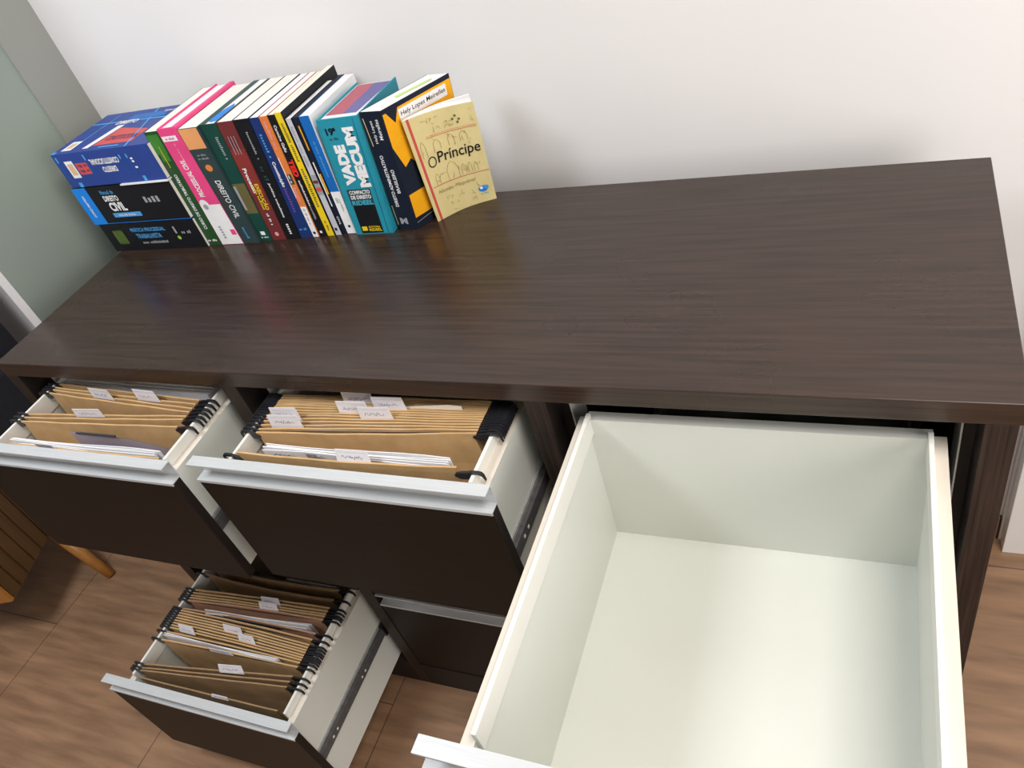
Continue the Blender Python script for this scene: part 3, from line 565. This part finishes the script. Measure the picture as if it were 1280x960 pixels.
def d8(f, w, h):
    f.rect(0.0006, w - 0.0006, 0.001, 0.066, WHT, 0.6); f.text('Direito penal', w / 2, 0.205, 0.052, 0.005, LPK, 'down'); f.line([(0.002, 0.165), (0.002, 0.085)], 0.0015, WHT); f.rect(0.003, w - 0.002, 0.112, 0.132, SLT)
    f.text('2019', w / 2, 0.122, 0.016, 0.004, WHT, 'down', lift=3); f.text('EDUCAÇÃO', w / 2, 0.045, 0.034, 0.005, GRY, 'down'); f.disc(w / 2, 0.010, 0.003, BLK, 1.5)
    f.text('Código civil', w / 2, 0.09, 0.030, 0.006, LPK, 'down')
row(7, 'thin orange-red book with white foot of spine beside the black TED book', 0.241, 0.178, ORG, d8, page='paper')
def d9(f, w, h):
    f.text('Carmine Gallo', w / 2, 0.198, 0.050, 0.007, WHT, 'down', bold=0.02); f.rect(0.001, w - 0.001, 0.122, 0.160, BLK, 0.5); f.text('TED', w / 2, 0.142, 0.034, 0.0125, C('ted_red', (0.85, 0.03, 0.02)), 'down', bold=0.06)
    f.text('falar, convencer', w / 2, 0.092, 0.052, 0.005, WHT, 'down'); f.text('emocionar', w / 2, 0.052, 0.030, 0.005, GRY, 'down'); f.rect(0.005, 0.010, 0.008, 0.013, WHT)
row(8, 'black book with red TED lettering on the spine', 0.241, 0.175, BLK, d9)
def d10(f, w, h):
    f.text('FERNANDA BARCELOS', w / 2, 0.188, 0.072, 0.006, OLV, 'down'); f.text('HERMANN MELVILLE', w / 2, 0.100, 0.078, 0.007, OLV, 'down'); f.text('record', w / 2, 0.022, 0.022, 0.005, OLV, 'down')
row(9, 'bright yellow spined book with black covers in the middle of the row', 0.243, 0.190, YEL, d10, covers=(YEL, BLK), page='paper_w')
def d11(f, w, h):
    f.rect(0.001, w - 0.001, 0.085, 0.125, GRY); f.rect(0.002, w - 0.002, 0.092, 0.100, REDP, 1.4); f.rect(0.002, w - 0.002, 0.108, 0.114, MAR, 1.4); f.text('Psicologia jurídica', w / 2, 0.178, 0.075, 0.006, GRY, 'down'); f.rect(0.004, 0.009, 0.010, 0.016, BLK, 1.2)
row(10, 'light grey marbled slim book right of the yellow spine', 0.230, 0.150, LGR, d11, covers=(BLK, BLK), page='paper')
def d12(f, w, h):
    f.line([(w * 0.6, 0.215), (w * 0.6, 0.170)], 0.002, GOLD); f.line([(w * 0.35, 0.148), (w * 0.35, 0.06)], 0.002, WHT); f.line([(w * 0.7, 0.125), (w * 0.7, 0.085)], 0.003, GOLD); f.text('CIVIL', w / 2, 0.030, 0.018, 0.004, WHT, 'down')
row(11, 'very thin black book with amber marks beside the blue spine', 0.230, 0.170, NAVY, d12, page=NAVY)
def d13(f, w, h):
    f.rect(0.0006, w - 0.0006, 0.001, 0.088, WHT, 0.6); f.text('Teoria geral do direito', w / 2, 0.150, 0.068, 0.005, LBL, 'down'); f.text('OAB', w * 0.36, 0.066, 0.018, 0.006, GRY, 'down'); f.text('CARREIRAS', w * 0.62, 0.060, 0.026, 0.004, GRY, 'down'); f.rect(0.008, 0.013, 0.014, 0.019, BLK, 1.2)
row(12, 'slim blue book with white foot of spine next to the teal volume', 0.230, 0.165, MBL, d13, page='paper', covers=(MBL, WHT))
# Vade Mecum
def dV(f, w, h):
    f.text('19ª', 0.022, 0.200, 0.020, 0.013, BLK, bold=0.04); f.text('EDIÇÃO', 0.024, 0.187, 0.018, 0.005, SLT)
    f.text('VADE', 0.028, 0.138, 0.076, 0.022, WHT, 'up', bold=0.07); f.text('MECUM', 0.055, 0.150, 0.110, 0.022, WHT, 'up', bold=0.07)
    f.rect(0.012, 0.060, 0.060, 0.092, SLT); f.text('COMPACTO', 0.037, 0.086, 0.042, 0.0075, WHT, bold=0.03); f.text('DE DIREITO', 0.037, 0.0765, 0.042, 0.0075, WHT, bold=0.03); f.text('RIDEEL', 0.037, 0.0655, 0.044, 0.009, C('teal_print', (0.05, 0.40, 0.55)), bold=0.03)
    f.rect(0.014, 0.060, 0.003, 0.060, BLK); f.rect(0.017, 0.028, 0.008, 0.017, YEL, 1.8); f.text('EDITORA', 0.044, 0.0155, 0.024, 0.004, YEL); f.text('RIDEEL', 0.045, 0.0095, 0.027, 0.0055, YEL, bold=0.02)
    f.line([(w - 0.010, 0.003), (w - 0.010, h - 0.003)], 0.0012, C('deep_teal', (0.01, 0.16, 0.24)))
def tV(f, w, d):
    f.poly([(0.006, 0.022), (0.040, 0.022), (0.040, d - 0.006), (0.006, d - 0.006)], DRD); f.poly([(0.040, 0.022), (0.066, 0.022), (w - 0.006, d - 0.006), (0.040, d - 0.006)], DBV)
F = standF(0.5985, 0.6785, 0.6175, 0.7000, 0.378, 0.222, 0.02)
make_book('book', 'thick teal Vade Mecum volume with white capitals on the spine', F, 0.080, 0.222, 0.145, False, TEAL, hard=True, page='paper', draw=dV, topdraw=None, group=RG)
b = MB(); fv = Face2D(b, lambda a, c_, l: F(a, 0.2187 + l, c_)); tV(fv, 0.080, 0.145); vm = [o for o in bpy.data.objects if o.get('label', '').startswith('thick teal')][0]
rebase(b, tuple(vm.location)).build('coloured_page_edge', vm, fix=False)
# Direito Administrativo, turned so the front cover shows
def FA(u, v, w):
    s = v / 0.226; q = u / 0.043
    fx = (0.6825 + 0.0415 * q) * (1 - s) + (0.7045 + 0.0445 * q) * s; fy = (0.3905 - 0.004 * q) * (1 - s) + (0.380 - 0.006 * q) * s
    return Vector((fx + w * 0.512, fy + w * 0.859, v))
def dD(f, w, h):
    f.text('Hely Lopes', 0.018, 0.190, 0.040, 0.007, WHT, 'up'); f.text('Meirelles', 0.029, 0.194, 0.036, 0.007, WHT, 'up'); f.text('DIREITO ADMINISTRATIVO', 0.016, 0.098, 0.100, 0.007, WHT, 'up', bold=0.02); f.text('BRASILEIRO', 0.029, 0.098, 0.046, 0.007, WHT, 'up', bold=0.02)
    f.text('M', w / 2 - 0.002, 0.018, 0.016, 0.013, GRY, bold=0.05); f.line([(0.004, 0.215), (0.007, 0.165)], 0.0015, CRM); f.line([(0.003, 0.050), (0.004, 0.010)], 0.0012, CRM)
def sD(f, d, h):
    f.poly([(0.003, h - 0.001), (0.020, h - 0.030), (0.034, h - 0.001), (d - 0.001, h - 0.001), (d - 0.001, 0.135), (0.050, 0.135), (0.040, 0.112), (0.028, 0.128), (0.014, 0.118), (0.001, 0.16), (0.001, h - 0.001)], GOLD)
    f.poly([(0.004, h), (0.020, h - 0.028), (0.032, h), (0.028, h)], NAVY, 1.6)
    f.rect(0.0, d - 0.001, h - 0.008, h - 0.0005, NAVY)
    f.rect(0.030, d - 0.012, 0.194, 0.214, WHT, 1.8); f.text('Hely Lopes Meirelles', (0.030 + d - 0.012) / 2, 0.204, 0.092, 0.010, BLK, lift=3, shear=0.1)
    f.rect(0.004, 0.060, 0.022, 0.068, GOLD); f.line([(0.004, 0.012), (0.06, 0.018)], 0.001, GRY)
    f.line([(0.003, 0.16), (0.02, 0.172), (0.045, 0.16)], 0.0008, YEL, 1.8)
def tD(f, w, d):
    f.poly([(0.016, 0.055), (0.026, 0.050), (0.032, 0.118), (0.024, 0.122)], C('highlighter_smudge', (0.55, 0.72, 0.25)))
make_book('book', 'thick navy and amber Direito Administrativo book standing turned at an angle', FA, 0.043, 0.226, 0.140, False, NAVY, page='paper', draw=dD, sidedraw=sD, topdraw=tD, group=RG)

# O Príncipe: paperback leaning with its front cover to the viewer, pages fanned
dx, dy = 0.805, 0.593; nx, ny = -0.593, 0.805   # along the cover / away from the viewer
P0 = Vector((0.7575, 0.4075, 0)); P1 = Vector((0.8480, 0.4765, 0)); P3 = Vector((0.7700, 0.3890, 0.198)); P2 = Vector((0.8665, 0.4600, 0.188))
PW = 0.116; PH = 0.192
def FP(a, v, dep):
    t = a / PW; q = v / PH; bow = 0.0105 * math.sin(math.pi * min(max(t, 0), 1))
    p = (P0.lerp(P1, t)).lerp(P3.lerp(P2, t), q)
    return Vector((p.x + nx * (dep + bow), p.y + ny * (dep + bow), p.z))
e = empty('book', tuple(P0 + Vector((0.04, 0.035, 0))), 'cream coloured O Príncipe paperback at the right end of the row, front cover showing', 'book', RG); loc = tuple(e.location)
def sheet(b, d0, d1, k, a0=0.0, a1=PW, v0=0.0, v1=PH, n=12, lift=0.0, rise=0.0):
    for i in range(n):
        p = a0 + (a1 - a0) * i / n; q = a0 + (a1 - a0) * (i + 1) / n; tp = i / n; tq = (i + 1) / n
        def Z(v, t): return v + rise * t * (v > 0.05)
        b.hexa([FP(p, v0, d0), FP(q, v0, d0), FP(q, v0, d1), FP(p, v0, d1), FP(p, v1 + rise * tp, d0), FP(q, v1 + rise * tq, d0), FP(q, v1 + rise * tq, d1), FP(p, v1 + rise * tp, d1)], k)
b = MB(); sheet(b, 0, 0.0006, CRM, n=16); sheet(b, 0, 0.0105, CRM, 0, 0.0008, n=1); sheet(b, 0.0100, 0.0106, CRM, n=16); rebase(b, loc).build('cover', e)
b = MB(); sheet(b, 0.0008, 0.0050, 'paper_w', 0.001, PW - 0.001, 0.0005, PH - 0.0005, n=16)
sheet(b, 0.0052, 0.0096, 'paper', 0.002, PW - 0.002, 0.0005, PH - 0.001, n=16, rise=0.012); rebase(b, loc).build('page_block', e)
b = MB(); f = Face2D(b, lambda a, v, l: FP(a, v, -l)); f.l = 0.0004
f.rect(0.006, 0.0105, 0.0, PH, REDP, 1.0); 
for i in range(8): 
    a0 = 0.028 + i * 0.0105; f.line([(a0, 0.150), (a0 + 0.0105, 0.150)], 0.0010, REDP, 1.5); f.line([(a0, 0.153), (a0 + 0.0105, 0.153)], 0.0005, REDP, 1.5)
for i in range(10): a0 = 0.012 + i * 0.0103; f.line([(a0, 0.063), (a0 + 0.0103, 0.063)], 0.0010, REDP, 1.5)
f.text('O', 0.026, 0.108, 0.015, 0.020, BLK, bold=-0.01, shear=0.12); f.text('Príncipe', 0.073, 0.109, 0.074, 0.026, BLK, bold=0.008, shear=0.12)
f.text('Nicolau Maquiavel', 0.054, 0.050, 0.070, 0.009, BRN, bold=0.0, shear=0.3)
f.disc(0.097, 0.028, 0.0085, CYN, 1.5, 0.006); f.disc(0.094, 0.030, 0.003, WHT, 2.2); f.disc(0.103, 0.030, 0.004, LBL, 2.0); f.text('editora', 0.098, 0.018, 0.014, 0.003, LBL)
rs = random.Random(4)
def arch(a, v, w, h): f.line([(a, v), (a, v + h * 0.6), (a + w * 0.2, v + h * 0.85), (a + w / 2, v + h), (a + w * 0.8, v + h * 0.85), (a + w, v + h * 0.6), (a + w, v)], 0.0006, BRN, 1.2)
arch(0.045, 0.062, 0.020, 0.036); arch(0.022, 0.064, 0.007, 0.022); arch(0.014, 0.118, 0.008, 0.030); arch(0.070, 0.066, 0.008, 0.020); arch(0.082, 0.066, 0.006, 0.020); arch(0.092, 0.066, 0.006, 0.018); arch(0.036, 0.126, 0.012, 0.018); arch(0.062, 0.126, 0.010, 0.020); arch(0.082, 0.128, 0.012, 0.018)
for i in range(46):
    a = rs.uniform(0.014, 0.108); v = rs.choice([rs.uniform(0.158, 0.182), rs.uniform(0.124, 0.146), rs.uniform(0.066, 0.086), rs.uniform(0.008, 0.04)])
    f.line([(a, v), (a + rs.uniform(-0.004, 0.006), v + rs.uniform(-0.006, 0.006)), (a + rs.uniform(0, 0.007), v + rs.uniform(-0.005, 0.008))], 0.0005, BRN, 1.1)
for a, v in ((0.078, 0.170), (0.083, 0.175), (0.088, 0.168), (0.085, 0.163)): f.disc(a, v, 0.002, OLV, 1.3)
rebase(b, loc).build('cover_print', e, fix=False)

# ------------------------------------------------------------------ left corner: armchair with slatted sides
Bc = Vector((-0.669, -0.104, 0)); d = Vector((-0.331, 0.944, 0)).normalized(); nr = Vector((-d.y, d.x, 0))
if nr.x > 0: nr = -nr
def Q(a, w, z): p = Bc + d * a + nr * w; return (p.x, p.y, z)
def qbox(b, a0, a1, w0, w1, z0, z1, k): b.hexa([Q(a0, w0, z0), Q(a1, w0, z0), Q(a1, w1, z0), Q(a0, w1, z0), Q(a0, w0, z1), Q(a1, w0, z1), Q(a1, w1, z1), Q(a0, w1, z1)], k)
loc = (Bc + d * 0.3 + nr * 0.26); loc = (loc.x, loc.y, FZ)
ce = empty('armchair', loc, 'armchair with slatted brown wooden sides, black back and splayed honey-coloured legs at the left edge', 'armchair')
SL = 0.60; SW = 0.52; Z0 = -0.82; Z1 = -0.60
for w0 in (0.0, SW - 0.02):
    b = MB(); n = 14
    qbox(b, 0.012, SL, w0 + 0.006, w0 + 0.014, Z0, Z1, 'slat')
    for i in range(n): a0 = 0.012 + (SL - 0.012) * i / n; qbox(b, a0 + 0.003, a0 + (SL - 0.012) / n - 0.003, w0, w0 + 0.020, Z0 - 0.0005, Z1 - 0.001, 'slat')
    rebase(b, loc).build('slatted_side', ce)
b = MB(); qbox(b, 0.0, 0.012, 0, SW, Z0, Z1, 'orange_wood'); rebase(b, loc).build('front_board', ce, bevel=0.001)
b = MB(); qbox(b, 0.012, SL, 0.0201, SW - 0.0201, Z0 + 0.02, Z1, 'slat'); rebase(b, loc).build('seat_base', ce)
b = MB(); qbox(b, 0.0, SL - 0.001, 0.0, SW, Z1, -0.40, 'black_fab'); rebase(b, loc).build('seat_cushion', ce, bevel=0.012)
b = MB(); qbox(b, SL, SL + 0.07, 0.035, SW - 0.03, Z1 - 0.1, -0.08, 'black_fab'); rebase(b, loc).build('backrest', ce, bevel=0.006)
for top, foot in (((-0.784, 0.136, -0.82), (-0.626, 0.111, FZ)), (Q(0.05, SW - 0.05, Z0 + 0.01), Q(-0.02, SW + 0.03, FZ)), (Q(SL - 0.04, 0.05, Z0 + 0.01), Q(SL + 0.02, -0.06, FZ)), (Q(SL - 0.04, SW - 0.05, Z0 + 0.01), Q(SL + 0.02, SW + 0.03, FZ))):
    b = MB(); t_, f_ = Vector(top), Vector(foot); b.tube([t_, t_.lerp(f_, 0.5), f_], [0.019, 0.018, 0.014], 'orange_wood', 14); rebase(b, loc).build('leg', ce, smooth=True)
